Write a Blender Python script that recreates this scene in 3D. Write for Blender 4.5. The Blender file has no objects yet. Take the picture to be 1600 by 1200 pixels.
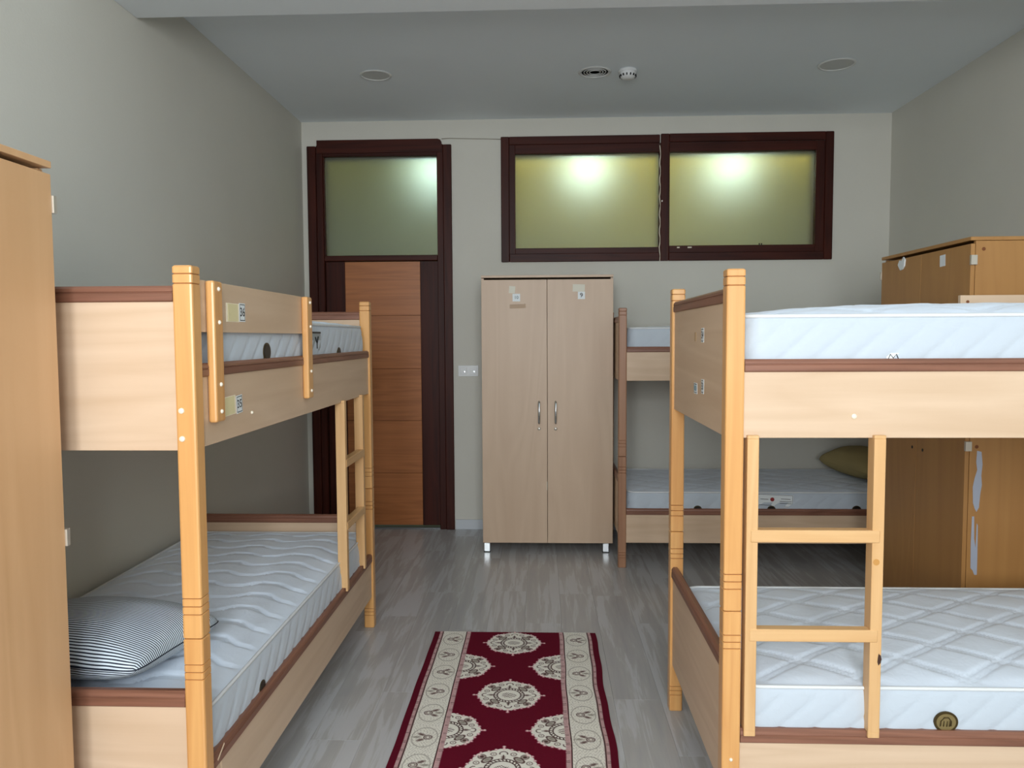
import bpy, bmesh, math, random
import numpy as np
from mathutils import Vector, Matrix
random.seed(7); np.random.seed(7)
C = bpy.context.scene.collection
PI = math.pi

# ------------------------------------------------------------------ camera
f_px, yaw, pitch, roll, cam_h = 1209.19, 0.039, 0.060, -0.0052, 1.4929
cy_, sy_, cp_, sp_ = math.cos(yaw), math.sin(yaw), math.cos(pitch), math.sin(pitch)
fw = Vector((-sy_*cp_, cy_*cp_, -sp_)); rt = Vector((cy_, sy_, 0)); up = rt.cross(fw)
r2 = rt*math.cos(roll) + up*math.sin(roll); u2 = -rt*math.sin(roll) + up*math.cos(roll)
cam_d = bpy.data.cameras.new('camera'); cam = bpy.data.objects.new('camera', cam_d); C.objects.link(cam)
cam.matrix_world = Matrix(((r2.x, u2.x, -fw.x, 0), (r2.y, u2.y, -fw.y, 0), (r2.z, u2.z, -fw.z, cam_h), (0, 0, 0, 1)))
cam_d.sensor_width = 36.0; cam_d.lens = f_px/1600*36.0; cam_d.clip_start = 0.05
bpy.context.scene.camera = cam

# ------------------------------------------------------------------ world, light, exposure
XL, XR, YB, YF, CZ = -1.832, 2.597, 5.95, -1.9, 3.1406
world = bpy.data.worlds.new('sky'); bpy.context.scene.world = world; world.use_nodes = True
bg = world.node_tree.nodes['Background']; bg.inputs[0].default_value = (0.80, 0.90, 1.0, 1); bg.inputs[1].default_value = 0.9

WINS = [(-0.95, -0.10), (0.05, 0.90)]; WZ = (1.15, 2.90)     # window openings behind the camera
def area(name, x0, x1, z0, z1, y, power, col):
    l = bpy.data.lights.new(name, 'AREA'); l.shape = 'RECTANGLE'; l.size = x1-x0; l.size_y = z1-z0
    l.energy = power; l.color = col
    o = bpy.data.objects.new(name, l); C.objects.link(o)
    o.location = ((x0+x1)/2, y, (z0+z1)/2); o.rotation_euler = (math.radians(90), 0, math.radians(180))
    o.rotation_euler = Vector((0, 1, 0)).to_track_quat('-Z', 'Z').to_euler()
    return o
for (a, b) in WINS:
    area('window_daylight', a+.05, b-.05, WZ[0]+.05, WZ[1]-.05, YF+.03, 85, (0.93, 0.97, 1.0))

vs = bpy.context.scene.view_settings
vs.view_transform = 'Standard'; vs.look = 'None'; vs.gamma = 1; vs.use_curve_mapping = False; vs.exposure = 0.0

# ------------------------------------------------------------------ materials
def s2l(c):
    c = c/255.0
    return c/12.92 if c <= .04045 else ((c+.055)/1.055)**2.4
def rgb(r, g, b): return (s2l(r), s2l(g), s2l(b), 1)
class NT:
    def __init__(s, name):
        s.m = bpy.data.materials.new(name); s.m.use_nodes = True; s.t = s.m.node_tree
        s.b = s.t.nodes['Principled BSDF']
    def n(s, kind, **kw):
        nd = s.t.nodes.new(kind)
        for k, v in kw.items():
            if k in nd.inputs.keys(): nd.inputs[k].default_value = v
            else: setattr(nd, k, v)
        return nd
    def l(s, a, b): s.t.links.new(a, b)
def plain(name, col, rough=.5, metal=0, bump=0, bscale=200, spec=.5, var=0.0, coat=0):
    q = NT(name); b = q.b
    b.inputs['Base Color'].default_value = col; b.inputs['Roughness'].default_value = rough
    b.inputs['Metallic'].default_value = metal; b.inputs['Specular IOR Level'].default_value = spec
    if coat: b.inputs['Coat Weight'].default_value = coat
    tc = q.n('ShaderNodeTexCoord')
    nz = q.n('ShaderNodeTexNoise', Scale=bscale, Detail=3.0); q.l(tc.outputs['Object'], nz.inputs['Vector'])
    if bump:
        bp = q.n('ShaderNodeBump', Strength=bump, Distance=.002); q.l(nz.outputs['Fac'], bp.inputs['Height']); q.l(bp.outputs[0], b.inputs['Normal'])
    if var:
        n2 = q.n('ShaderNodeTexNoise', Scale=3.0, Detail=4.0); q.l(tc.outputs['Object'], n2.inputs['Vector'])
        mx = q.n('ShaderNodeMixRGB'); mx.inputs[1].default_value = tuple(max(0, c*(1-var)) for c in col[:3])+(1,)
        mx.inputs[2].default_value = tuple(c*(1+var) for c in col[:3])+(1,)
        q.l(n2.outputs['Fac'], mx.inputs[0]); q.l(mx.outputs[0], b.inputs['Base Color'])
    return q.m
def wood(name, c1, c2, axis, rough=.4, along=1.2, across=26, rings=5.0, world_co=False, coat=0, knots=False, contrast=(.3, .7)):
    """grain running along the given axis (0, 1, 2)"""
    q = NT(name); b = q.b; b.inputs['Roughness'].default_value = rough
    if coat: b.inputs['Coat Weight'].default_value = coat; b.inputs['Coat Roughness'].default_value = .25
    tc = q.n('ShaderNodeTexCoord'); oi = q.n('ShaderNodeObjectInfo')
    src = tc.outputs['Object']
    if world_co:
        ge = q.n('ShaderNodeNewGeometry'); src = ge.outputs['Position']
    off = q.n('ShaderNodeVectorMath', operation='SCALE'); cx = q.n('ShaderNodeCombineXYZ')
    for i in range(3): q.l(oi.outputs['Random'], cx.inputs[i])
    q.l(cx.outputs[0], off.inputs[0]); off.inputs['Scale'].default_value = 13.7
    ad = q.n('ShaderNodeVectorMath', operation='ADD'); q.l(src, ad.inputs[0]); q.l(off.outputs[0], ad.inputs[1])
    mp = q.n('ShaderNodeMapping'); sc = [across]*3; sc[axis] = along; mp.inputs['Scale'].default_value = sc
    q.l(ad.outputs[0], mp.inputs['Vector'])
    n1 = q.n('ShaderNodeTexNoise', Scale=1.0, Detail=5.0, Roughness=.6, Distortion=.6); q.l(mp.outputs[0], n1.inputs['Vector'])
    mp2 = q.n('ShaderNodeMapping'); sc = [rings]*3; sc[axis] = .55; mp2.inputs['Scale'].default_value = sc
    q.l(ad.outputs[0], mp2.inputs['Vector'])
    n2 = q.n('ShaderNodeTexNoise', Scale=1.0, Detail=1.0, Distortion=1.2); q.l(mp2.outputs[0], n2.inputs['Vector'])
    mul = q.n('ShaderNodeMath', operation='MULTIPLY'); mul.inputs[1].default_value = 9.0; q.l(n2.outputs['Fac'], mul.inputs[0])
    fr = q.n('ShaderNodeMath', operation='PINGPONG'); fr.inputs[1].default_value = 1.0; q.l(mul.outputs[0], fr.inputs[0])
    mx0 = q.n('ShaderNodeMath', operation='MULTIPLY_ADD'); q.l(fr.outputs[0], mx0.inputs[0]); mx0.inputs[1].default_value = .3
    q.l(n1.outputs['Fac'], mx0.inputs[2])
    cr = q.n('ShaderNodeValToRGB'); cr.color_ramp.elements[0].position = contrast[0]; cr.color_ramp.elements[1].position = contrast[1]+.15
    cr.color_ramp.elements[0].color = c1; cr.color_ramp.elements[1].color = c2
    q.l(mx0.outputs[0], cr.inputs[0])
    out = cr.outputs[0]
    q.l(out, b.inputs['Base Color'])
    bp = q.n('ShaderNodeBump', Strength=.08, Distance=.001); q.l(n1.outputs['Fac'], bp.inputs['Height']); q.l(bp.outputs[0], b.inputs['Normal'])
    q.cr = cr
    return q.m

WALL = rgb(196, 193, 178); 
M = {}
M['wall'] = plain('wall_paint', rgb(210, 208, 198), .75, bump=.25, bscale=90, var=.03)
M['ceiling'] = plain('ceiling_paint', rgb(234, 242, 246), .8, bump=.1, bscale=60, var=.02)
M['beam'] = plain('beam_paint', rgb(222, 226, 226), .7)
M['skirt'] = plain('white_skirting', rgb(200, 205, 210), .35)
M['panel'] = [wood('beech_laminate_'+'xyz'[i], rgb(200, 170, 139), rgb(218, 191, 163), i, .42, .8, 14, 6, contrast=(.2, .8)) for i in range(3)]
M['cap'] = [wood('brown_cap_'+'xyz'[i], rgb(110, 71, 54), rgb(140, 95, 75), i, .42, 1.5, 60, 10) for i in range(3)]
M['pine'] = wood('honey_pine', rgb(204, 144, 82), rgb(222, 168, 104), 2, .32, 1.0, 30, 9, coat=.25)
M['pine_pale'] = [wood('pale_pine_'+'xyz'[i], rgb(204, 156, 102), rgb(220, 178, 126), i, .4, 1.0, 34, 9) for i in range(3)]
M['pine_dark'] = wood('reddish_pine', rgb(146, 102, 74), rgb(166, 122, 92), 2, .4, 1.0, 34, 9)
M['mdf'] = plain('pale_cut_edge', rgb(232, 206, 176), .6, bump=.1)
M['gloss_groove'] = plain('groove_stain', rgb(120, 66, 28), .5)
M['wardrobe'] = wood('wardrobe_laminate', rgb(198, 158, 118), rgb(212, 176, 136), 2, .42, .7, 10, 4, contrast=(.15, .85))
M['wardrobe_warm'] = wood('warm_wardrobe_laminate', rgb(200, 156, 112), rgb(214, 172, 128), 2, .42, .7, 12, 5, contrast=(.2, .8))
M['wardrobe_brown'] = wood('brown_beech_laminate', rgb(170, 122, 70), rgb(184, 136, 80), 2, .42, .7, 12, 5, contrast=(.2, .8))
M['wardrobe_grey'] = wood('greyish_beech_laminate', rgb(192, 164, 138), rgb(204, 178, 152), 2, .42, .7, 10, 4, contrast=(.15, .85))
M['dark_gap'] = plain('dark_recess', rgb(30, 20, 14), .8)
M['mahogany'] = [wood('mahogany_'+'xyz'[i], rgb(42, 13, 8), rgb(68, 26, 15), i, .45, .9, 40, 7) for i in range(3)]
for m_ in M['mahogany']:
    m_.node_tree.nodes['Principled BSDF'].inputs['Specular IOR Level'].default_value = .2
M['oak'] = wood('oak_veneer', rgb(150, 90, 46), rgb(178, 110, 60), 0, .38, 1.6, 60, 7)
M['chrome'] = plain('brushed_chrome', rgb(215, 222, 226), .22, 1)
M['leg_metal'] = plain('polished_leg', rgb(235, 240, 242), .3, .9)
M['nickel'] = plain('nickel', rgb(214, 208, 196), .4, .7)
M['white_plastic'] = plain('white_plastic', rgb(228, 230, 230), .3)
M['cream_plastic'] = plain('cream_bolt_cap', rgb(236, 226, 206), .35)
M['paper'] = plain('white_paper', rgb(232, 238, 240), .6)
M['yellow_paper'] = plain('aged_yellow_label', rgb(232, 220, 172), .55)
M['yellow_edge'] = plain('aged_label_edge', rgb(252, 240, 214), .55)
M['grey_paper'] = plain('faded_paper', rgb(222, 218, 202), .6)
M['ink'] = plain('black_ink', rgb(20, 20, 22), .5)
M['red_ink'] = plain('red_ink', rgb(150, 40, 40), .5)
M['navy_ink'] = plain('grey_ink', rgb(110, 130, 135), .5)
M['grille'] = plain('grey_grille', rgb(205, 208, 206), .6)
M['grille_rim'] = plain('grey_rim', rgb(225, 228, 226), .5)
M['bronze'] = plain('antique_bronze', rgb(78, 64, 34), .35, .6, bump=.3, bscale=300)
M['bronze_light'] = plain('worn_bronze', rgb(150, 132, 88), .35, .6)
M['black_badge'] = plain('dark_badge', rgb(38, 34, 30), .4, .3)
M['chip'] = plain('torn_laminate', rgb(176, 184, 200), .6, var=.15)
M['corr_wall'] = plain('corridor_yellow_wall', rgb(232, 210, 92), .7)  # yellow of warm lamplight put into the wall colour
M['corr_dado'] = plain('corridor_grey_dado', rgb(150, 156, 138), .7)
M['corr_ceil'] = plain('corridor_ceiling', rgb(232, 216, 108), .8)  # ceiling colour also carries the yellow lamplight
M['cable'] = plain('thin_cable', rgb(150, 145, 130), .5)
M['caulk'] = plain('caulk', rgb(225, 215, 195), .7)
M['threshold'] = plain('threshold_metal', rgb(150, 152, 156), .3, .8)
M['pillow_beige'] = plain('olive_beige_cotton', rgb(168, 152, 104), .85, bump=.3, bscale=400)

def fabric(name, col, scale=350):
    q = NT(name); b = q.b; b.inputs['Base Color'].default_value = col; b.inputs['Roughness'].default_value = .62
    b.inputs['Sheen Weight'].default_value = .25; b.inputs['Specular IOR Level'].default_value = .35
    tc = q.n('ShaderNodeTexCoord')
    v = q.n('ShaderNodeTexVoronoi', Scale=26.0); v.feature = 'F1'; q.l(tc.outputs['Object'], v.inputs['Vector'])
    n = q.n('ShaderNodeTexNoise', Scale=16.0, Detail=6.0, Distortion=2.2); q.l(tc.outputs['Object'], n.inputs['Vector'])
    bp = q.n('ShaderNodeBump', Strength=.35, Distance=.004); q.l(n.outputs['Fac'], bp.inputs['Height']); q.l(bp.outputs[0], b.inputs['Normal'])
    return q.m
M['damask'] = fabric('white_damask', rgb(222, 234, 248))  # same cloth as the sides, lightened and blued for skylight on top
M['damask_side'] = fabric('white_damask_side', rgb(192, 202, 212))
M['piping'] = plain('white_piping', rgb(222, 226, 228), .6)

def glass():
    q = NT('frosted_glass'); b = q.b
    b.inputs['Base Color'].default_value = (0.93, 0.97, 0.93, 1); b.inputs['Roughness'].default_value = .56
    b.inputs['Transmission Weight'].default_value = 1.0; b.inputs['IOR'].default_value = 1.45
    tc = q.n('ShaderNodeTexCoord'); n = q.n('ShaderNodeTexNoise', Scale=700.0); q.l(tc.outputs['Object'], n.inputs['Vector'])
    bp = q.n('ShaderNodeBump', Strength=.06, Distance=.001); q.l(n.outputs['Fac'], bp.inputs['Height']); q.l(bp.outputs[0], b.inputs['Normal'])
    return q.m
M['glass'] = glass()
def clear():
    q = NT('clear_glass'); b = q.b; b.inputs['Roughness'].default_value = 0; b.inputs['Transmission Weight'].default_value = 1
    return q.m
def emis(name, col, s):
    q = NT(name); q.b.inputs['Base Color'].default_value = (1, 1, 1, 1); q.b.inputs['Emission Color'].default_value = col; q.b.inputs['Emission Strength'].default_value = s
    return q.m
M['lamp'] = emis('corridor_lamp_diffuser', (0.70, 1.0, 1.0, 1), 6.5)

def floor_mat():
    q = NT('grey_oak_laminate'); b = q.b
    b.inputs['Specular IOR Level'].default_value = .5
    oi = q.n('ShaderNodeObjectInfo'); ge = q.n('ShaderNodeNewGeometry')
    cx = q.n('ShaderNodeCombineXYZ'); m = q.n('ShaderNodeMath', operation='MULTIPLY'); m.inputs[1].default_value = 31.0
    q.l(oi.outputs['Random'], m.inputs[0]); q.l(m.outputs[0], cx.inputs[0]); q.l(m.outputs[0], cx.inputs[1])
    ad = q.n('ShaderNodeVectorMath', operation='ADD'); q.l(ge.outputs['Position'], ad.inputs[0]); q.l(cx.outputs[0], ad.inputs[1])
    mp = q.n('ShaderNodeMapping'); mp.inputs['Scale'].default_value = (22, 1.3, 1); q.l(ad.outputs[0], mp.inputs['Vector'])
    n1 = q.n('ShaderNodeTexNoise', Scale=1.0, Detail=6.0, Roughness=.62, Distortion=.8); q.l(mp.outputs[0], n1.inputs['Vector'])
    mp2 = q.n('ShaderNodeMapping'); mp2.inputs['Scale'].default_value = (5.5, .9, 1); q.l(ad.outputs[0], mp2.inputs['Vector'])
    n2 = q.n('ShaderNodeTexNoise', Scale=1.0, Detail=3.0, Distortion=1.6); q.l(mp2.outputs[0], n2.inputs['Vector'])
    a = q.n('ShaderNodeMath', operation='MULTIPLY_ADD'); q.l(n2.outputs['Fac'], a.inputs[0]); a.inputs[1].default_value = .8; q.l(n1.outputs['Fac'], a.inputs[2])
    c = q.n('ShaderNodeMath', operation='MULTIPLY_ADD'); q.l(oi.outputs['Random'], c.inputs[0]); c.inputs[1].default_value = .06; q.l(a.outputs[0], c.inputs[2])
    cr = q.n('ShaderNodeValToRGB'); e = cr.color_ramp.elements
    e[0].position = .6; e[0].color = rgb(165, 165, 166); e[1].position = 1.3; e[1].color = rgb(190, 191, 193)
    k = cr.color_ramp.elements.new(.92); k.color = rgb(177, 176, 174)
    q.l(c.outputs[0], cr.inputs[0]); q.l(cr.outputs[0], b.inputs['Base Color'])
    b.inputs['Roughness'].default_value = .27
    bp = q.n('ShaderNodeBump', Strength=.07, Distance=.001); q.l(n1.outputs['Fac'], bp.inputs['Height']); q.l(bp.outputs[0], b.inputs['Normal'])
    return q.m
M['plank'] = floor_mat()

def stripes_mat():
    q = NT('navy_striped_ticking'); b = q.b; b.inputs['Roughness'].default_value = .75
    uv = q.n('ShaderNodeUVMap', uv_map='uv'); sp = q.n('ShaderNodeSeparateXYZ'); q.l(uv.outputs[0], sp.inputs[0])
    nz = q.n('ShaderNodeTexNoise', Scale=5.0, Detail=2.0); q.l(uv.outputs[0], nz.inputs['Vector'])
    w = q.n('ShaderNodeMath', operation='MULTIPLY_ADD'); q.l(nz.outputs['Fac'], w.inputs[0]); w.inputs[1].default_value = .02; q.l(sp.outputs[1], w.inputs[2])
    m = q.n('ShaderNodeMath', operation='DIVIDE'); m.inputs[1].default_value = .0092; q.l(w.outputs[0], m.inputs[0])
    fr = q.n('ShaderNodeMath', operation='FRACT'); q.l(m.outputs[0], fr.inputs[0])
    cr = q.n('ShaderNodeValToRGB'); e = cr.color_ramp.elements; e[0].color = rgb(24, 34, 52); e[0].position = .38; e[1].color = rgb(226, 238, 248); e[1].position = .46
    k = e.new(.97); k.color = rgb(226, 238, 248); k = e.new(1.0); k.color = rgb(24, 34, 52)
    q.l(fr.outputs[0], cr.inputs[0]); q.l(cr.outputs[0], b.inputs['Base Color'])
    return q.m
M['stripes'] = stripes_mat()

# ------------------------------------------------------------------ mesh helpers
def link(name, me, mat, parent=None):
    o = bpy.data.objects.new(name, me); C.objects.link(o)
    if mat is not None: me.materials.append(mat)
    if parent is not None: o.parent = parent
    return o
def box_bm(bm, x0, x1, y0, y1, z0, z1, bev=0.0, seg=1):
    r = bmesh.ops.create_cube(bm, size=1.0)['verts']
    for v in r:
        v.co = Vector(((x0+x1)/2+v.co.x*(x1-x0), (y0+y1)/2+v.co.y*(y1-y0), (z0+z1)/2+v.co.z*(z1-z0)))
    if bev:
        es = list({e for v in r for e in v.link_edges})
        bmesh.ops.bevel(bm, geom=es, offset=bev, segments=seg, affect='EDGES', profile=.5)
def box(name, x0, x1, y0, y1, z0, z1, mat, parent=None, bev=0.0, seg=1):
    bm = bmesh.new(); box_bm(bm, min(x0,x1), max(x0,x1), min(y0,y1), max(y0,y1), z0, z1, bev, seg)
    me = bpy.data.meshes.new(name); bm.to_mesh(me); bm.free()
    return link(name, me, mat, parent)
def boxes(name, lst, mat, parent=None, bev=0.0):
    bm = bmesh.new()
    for b in lst: box_bm(bm, *b, bev)
    me = bpy.data.meshes.new(name); bm.to_mesh(me); bm.free()
    return link(name, me, mat, parent)
def smooth(o, ang=None):
    for p in o.data.polygons: p.use_smooth = True
    if ang is not None:
        try: o.data.set_sharp_from_angle(angle=math.radians(ang))
        except Exception: pass
    return o
def lathe(name, prof, n, mat, parent=None, axis='z', loc=(0, 0, 0)):
    """profile of (radius, height) revolved round an axis"""
    vs_, fs = [], []
    for i in range(n):
        a = 2*PI*i/n
        for r, h in prof: vs_.append((r*math.cos(a), r*math.sin(a), h))
    k = len(prof)
    for i in range(n):
        j = (i+1) % n
        for t in range(k-1): fs.append((i*k+t, j*k+t, j*k+t+1, i*k+t+1))
    if prof[0][0] > 1e-6: fs.append([i*k for i in range(n)][::-1])
    if prof[-1][0] > 1e-6: fs.append([i*k+k-1 for i in range(n)])
    R = {'z': Matrix.Identity(3), '-z': Matrix.Rotation(PI, 3, 'X'), '-y': Matrix.Rotation(PI/2, 3, 'X'), 'y': Matrix.Rotation(-PI/2, 3, 'X'),
         'x': Matrix.Rotation(PI/2, 3, 'Y'), '-x': Matrix.Rotation(-PI/2, 3, 'Y')}[axis]
    vs_ = [tuple(R @ Vector(v) + Vector(loc)) for v in vs_]
    me = bpy.data.meshes.new(name); me.from_pydata(vs_, [], fs)
    bm = bmesh.new(); bm.from_mesh(me); bmesh.ops.remove_doubles(bm, verts=bm.verts, dist=1e-6)
    bmesh.ops.recalc_face_normals(bm, faces=bm.faces); bm.to_mesh(me); bm.free()
    o = link(name, me, mat, parent); smooth(o, 40); return o
def tube(name, pts, r, mat, parent=None, n=8, closed=False):
    pts = [Vector(p) for p in pts]; vs_, fs = [], []; N = len(pts)
    for i, p in enumerate(pts):
        a = pts[(i-1) % N] if (closed or i > 0) else p
        b = pts[(i+1) % N] if (closed or i < N-1) else p
        t = (b-a).normalized(); w = Vector((0, 0, 1)) if abs(t.z) < .9 else Vector((1, 0, 0))
        s = t.cross(w).normalized(); q = s.cross(t)
        for k in range(n):
            an = 2*PI*k/n; vs_.append(tuple(p+s*r*math.cos(an)+q*r*math.sin(an)))
    for i in range(N if closed else N-1):
        j = (i+1) % N
        for k in range(n): fs.append((i*n+k, i*n+(k+1) % n, j*n+(k+1) % n, j*n+k))
    if not closed: fs += [list(range(n))[::-1], [(N-1)*n+k for k in range(n)]]
    me = bpy.data.meshes.new(name); me.from_pydata(vs_, [], fs); o = link(name, me, mat, parent); smooth(o); return o
def empty(name, loc=(0, 0, 0), rz=0, parent=None):
    o = bpy.data.objects.new(name, None); C.objects.link(o); o.location = loc; o.rotation_euler = (0, 0, rz); o.empty_display_size = .1
    if parent: o.parent = parent
    return o
def tag(o, label=None, cat=None, group=None, kind=None):
    if label: o['label'] = label
    if cat: o['category'] = cat
    if group: o['group'] = group
    if kind: o['kind'] = kind
    return o
def struct(o): o['kind'] = 'structure'; return o
def prism(name, poly, h, mat, parent=None, frame=None):
    """flat polygon (a, b) pulled by h along n; frame = (origin, A, B, N)"""
    O, A, B, N_ = [Vector(v) for v in frame]; k = len(poly)
    vs_ = [tuple(O+A*a+B*b) for a, b in poly]+[tuple(O+A*a+B*b+N_*h) for a, b in poly]
    fs = [list(range(k))[::-1], list(range(k, 2*k))]+[(i, (i+1) % k, (i+1) % k+k, i+k) for i in range(k)]
    me = bpy.data.meshes.new(name); me.from_pydata(vs_, [], fs)
    bm = bmesh.new(); bm.from_mesh(me); bmesh.ops.recalc_face_normals(bm, faces=bm.faces); bm.to_mesh(me); bm.free()
    return link(name, me, mat, parent)
def text(name, s, size, mat, parent, frame, sx=1.0, h=.0003):
    """flat lettering centred on the frame origin, A = reading direction, B = up, N = out of the surface"""
    cu = bpy.data.curves.new('t', 'FONT'); cu.body = s; cu.size = size; cu.align_x = 'CENTER'; cu.align_y = 'CENTER'; cu.offset = size*.012
    cu.resolution_u = 3
    o = bpy.data.objects.new('t', cu); C.objects.link(o)
    dg = bpy.context.evaluated_depsgraph_get(); me = bpy.data.meshes.new_from_object(o.evaluated_get(dg))
    bpy.data.objects.remove(o); bpy.data.curves.remove(cu)
    O, A, B, N_ = [Vector(v) for v in frame]
    for v in me.vertices: v.co = O + A*(v.co.x*sx) + B*v.co.y + N_*h
    me.name = name; me.materials.clear()
    return link(name, me, mat, parent)

# ------------------------------------------------------------------ room shell
struct(box('floor', XL-.1, XR+.1, YF-.1, YB+.2, -.11, -.009, M['dark_gap']))
fl = bpy.data.objects['floor']
PW, PL = .193, 1.285
nx = int((XR-XL)/PW)+1
for i in range(nx):
    x0 = XL+i*PW; x1 = min(x0+PW, XR); 
    y = YF - random.uniform(0, PL)
    while y < YB+.02:
        a, b = max(y, YF), min(y+PL, YB+.02)
        if b-a > .02:
            box('plank', x0+.0003, x1-.0003, a+.0003, b-.0003, -.0088, 0, M['plank'], fl, bev=.0004)
        y += PL
struct(box('ceiling', XL-.1, XR+.1, YF-.1, YB+.2, CZ, CZ+.1, M['ceiling']))
struct(box('trim_1', XL, XR, 3.0, 3.53, 2.945, CZ, M['beam'], bev=.003))     # the boxed beam across the ceiling
bpy.data.objects['trim_1']['label'] = 'pale boxed beam crossing the ceiling at the top of the view'
struct(box('wall_left', XL-.1, XL, YF-.1, YB+.2, 0, CZ, M['wall']))
struct(box('wall_right', XR, XR+.1, YF-.1, YB+.2, 0, CZ, M['wall']))
DX0, DX1, DZ1 = -1.71, -.757, 2.965           # rough door opening
VX0, VX1, VZ0, VZ1 = -.235, 2.10, 2.125, 2.93  # rough window opening
YW = YB+.16
struct(boxes('wall_back', [(XL, DX0, YB, YW, 0, CZ), (DX1, VX0, YB, YW, 0, CZ), (VX1, XR, YB, YW, 0, CZ), (DX0, DX1, YB, YW, DZ1, CZ),
       (VX0, VX1, YB, YW, 0, VZ0), (VX0, VX1, YB, YW, VZ1, CZ)], M['wall']))
fr = [(XL, XR, YF-.1, YF, 0, WZ[0]), (XL, XR, YF-.1, YF, WZ[1], CZ), (XL, WINS[0][0], YF-.1, YF, WZ[0], WZ[1]),
      (WINS[0][1], WINS[1][0], YF-.1, YF, WZ[0], WZ[1]), (WINS[1][1], XR, YF-.1, YF, WZ[0], WZ[1])]
struct(boxes('wall_front', fr, plain('brown_curtained_wall', rgb(92, 80, 68), .9)))  # no curtains here; unseen wall coloured dark to cut bounced light
for k, (a, b) in enumerate(WINS):
    w = struct(empty('window_%d' % (k+3), ((a+b)/2, YF-.05, WZ[0])))
    c = (b-a)/2
    boxes('window_frame', [(-c, -c+.05, -.03, .03, 0, 1.7), (c-.05, c, -.03, .03, 0, 1.7), (-c, c, -.03, .03, 0, .05), (-c, c, -.03, .03, 1.7, 1.75), (-.03, .03, -.03, .03, 0, 1.75)], M['white_plastic'], w)
struct(box('baseboard_back', DX1+.08, VX1+.45, YB-.012, YB, 0, .078, M['skirt'], bev=.002))
struct(box('baseboard_left', XL, XL+.012, YF, YB-.012, 0, .078, M['skirt'], bev=.002))
struct(box('baseboard_right', XR-.012, XR, YF, YB-.012, 0, .078, M['skirt'], bev=.002))

# ------------------------------------------------------------------ door
d = struct(empty('door_1', (-1.2355, YB, 0)))
def dbox(name, x0, x1, y0, y1, z0, z1, m, bev=.0015, par=None): return box(name, x0+1.2355, x1+1.2355, y0-YB, y1-YB, z0, z1, m, par or d, bev)
dbox('door_casing', -1.79, -1.722, YB-.022, YB, 0, 2.955, M['mahogany'][2], .004)
dbox('door_casing', -.748, -.683, YB-.022, YB, 0, 2.955, M['mahogany'][2], .004)
dbox('door_casing', -1.722, -1.672, YB-.012, YB+.14, 0, 2.96, M['mahogany'][2], .003)
dbox('door_casing', -.796, -.748, YB-.012, YB+.14, 0, 2.96, M['mahogany'][2], .003)
bm = bmesh.new(); prof = [(-1.712, 2.90), (-.757, 2.90), (-.757, 2.975), (-.766, 2.99), (-.785, 2.998), (-1.712, 2.998)]
prism('door_header', [(x+1.2355, z) for x, z in prof], .022, M['mahogany'][0], d, ((0, 0, 0), (1, 0, 0), (0, 0, 1), (0, -1, 0))); bm.free()
dbox('door_header', -1.672, -.796, YB-.008, YB+.14, 2.878, 2.93, M['mahogany'][0], .003)
dbox('transom_bar', -1.672, -.796, YB-.008, YB+.14, 2.086, 2.128, M['mahogany'][0], .004)
dbox('glass_bead', -1.672, -1.662, YB+.004, YB+.03, 2.128, 2.878, M['mahogany'][2], .001)
dbox('transom_pane', -1.672, -.796, YB+.03, YB+.036, 2.128, 2.878, M['glass'], 0)
dbox('door_stile', -1.668, -1.521, YB+.022, YB+.062, .025, 2.083, M['mahogany'][2])
dbox('door_stile', -.937, -.799, YB+.022, YB+.062, .025, 2.083, M['mahogany'][2])
zs = [.025, .438, .851, 1.256, 1.668, 2.083]
for a, b in zip(zs[:-1], zs[1:]):
    dbox('oak_panel', -1.5205, -.9375, YB+.0215, YB+.062, a+.0018, b-.0018, M['oak'], .0012)
dbox('door_core', -1.515, -.943, YB+.028, YB+.055, .03, 2.08, M['gloss_groove'], 0)
h = dbox('door_handle', -1.615, -1.575, YB+.014, YB+.022, .93, 1.15, M['chrome'], .003)
tube('lever', [(-1.595+1.2355, .014, 1.07), (-1.595+1.2355, -.03, 1.07), (-1.47+1.2355, -.035, 1.07)], .009, M['chrome'], h)
dbox('threshold', -1.672, -.796, YB-.01, YB+.1, 0, .012, M['threshold'], .003)

# ------------------------------------------------------------------ high windows in the back wall
def picframe(name, X0, X1, Z0, Z1, w, parent, ox, oz, right=True, left=True):
    pz0, pz1 = Z0+w*.9, Z1-w*1.05
    sides = []
    if left: sides.append(('frame_stile', X0, X0+w, Z0, Z1, 2))
    if right: sides.append(('frame_stile', X1-w, X1, Z0, Z1, 2))
    xa = X0+(w if left else 0); xb = X1-(w if right else 0)
    sides.append(('frame_rail', xa, xb, Z1-w, Z1, 0)); sides.append(('frame_rail', xa, xb, Z0, Z0+w, 0))
    for nm, a, b, c, e, ax in sides:
        o = box(nm, a-ox, b-ox, -.022, 0, c-oz, e-oz, M['mahogany'][ax], parent, .004)
w1 = struct(empty('window_1', (.3, YB, 2.066)))
picframe('f', -.307, .887, 2.066, 3.004, .062, w1, .3, 2.066, right=False)
for a in ((-.245, -.2), ):
    box('inner_stile', a[0]-.3, a[1]-.3, -.012, .12, .06, .88, M['mahogany'][2], w1, .002)
box('inner_rail', -.5, .582, -.012, .12, .811, .88, M['mahogany'][0], w1, .002)
box('inner_rail', -.5, .582, -.012, .12, .06, .104, M['mahogany'][0], w1, .002)
box('frosted_pane', -.5, .583, .03, .036, .104, .811, M['glass'], w1)
box('inner_stile', .584, .6255, -.006, .12, .0, .88, M['mahogany'][2], w1, .002)
w2 = struct(empty('window_2', (1.5, YB, 2.066)))
picframe('f', .895, 2.172, 2.066, 3.010, .062, w2, 1.5, 2.066)
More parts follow.
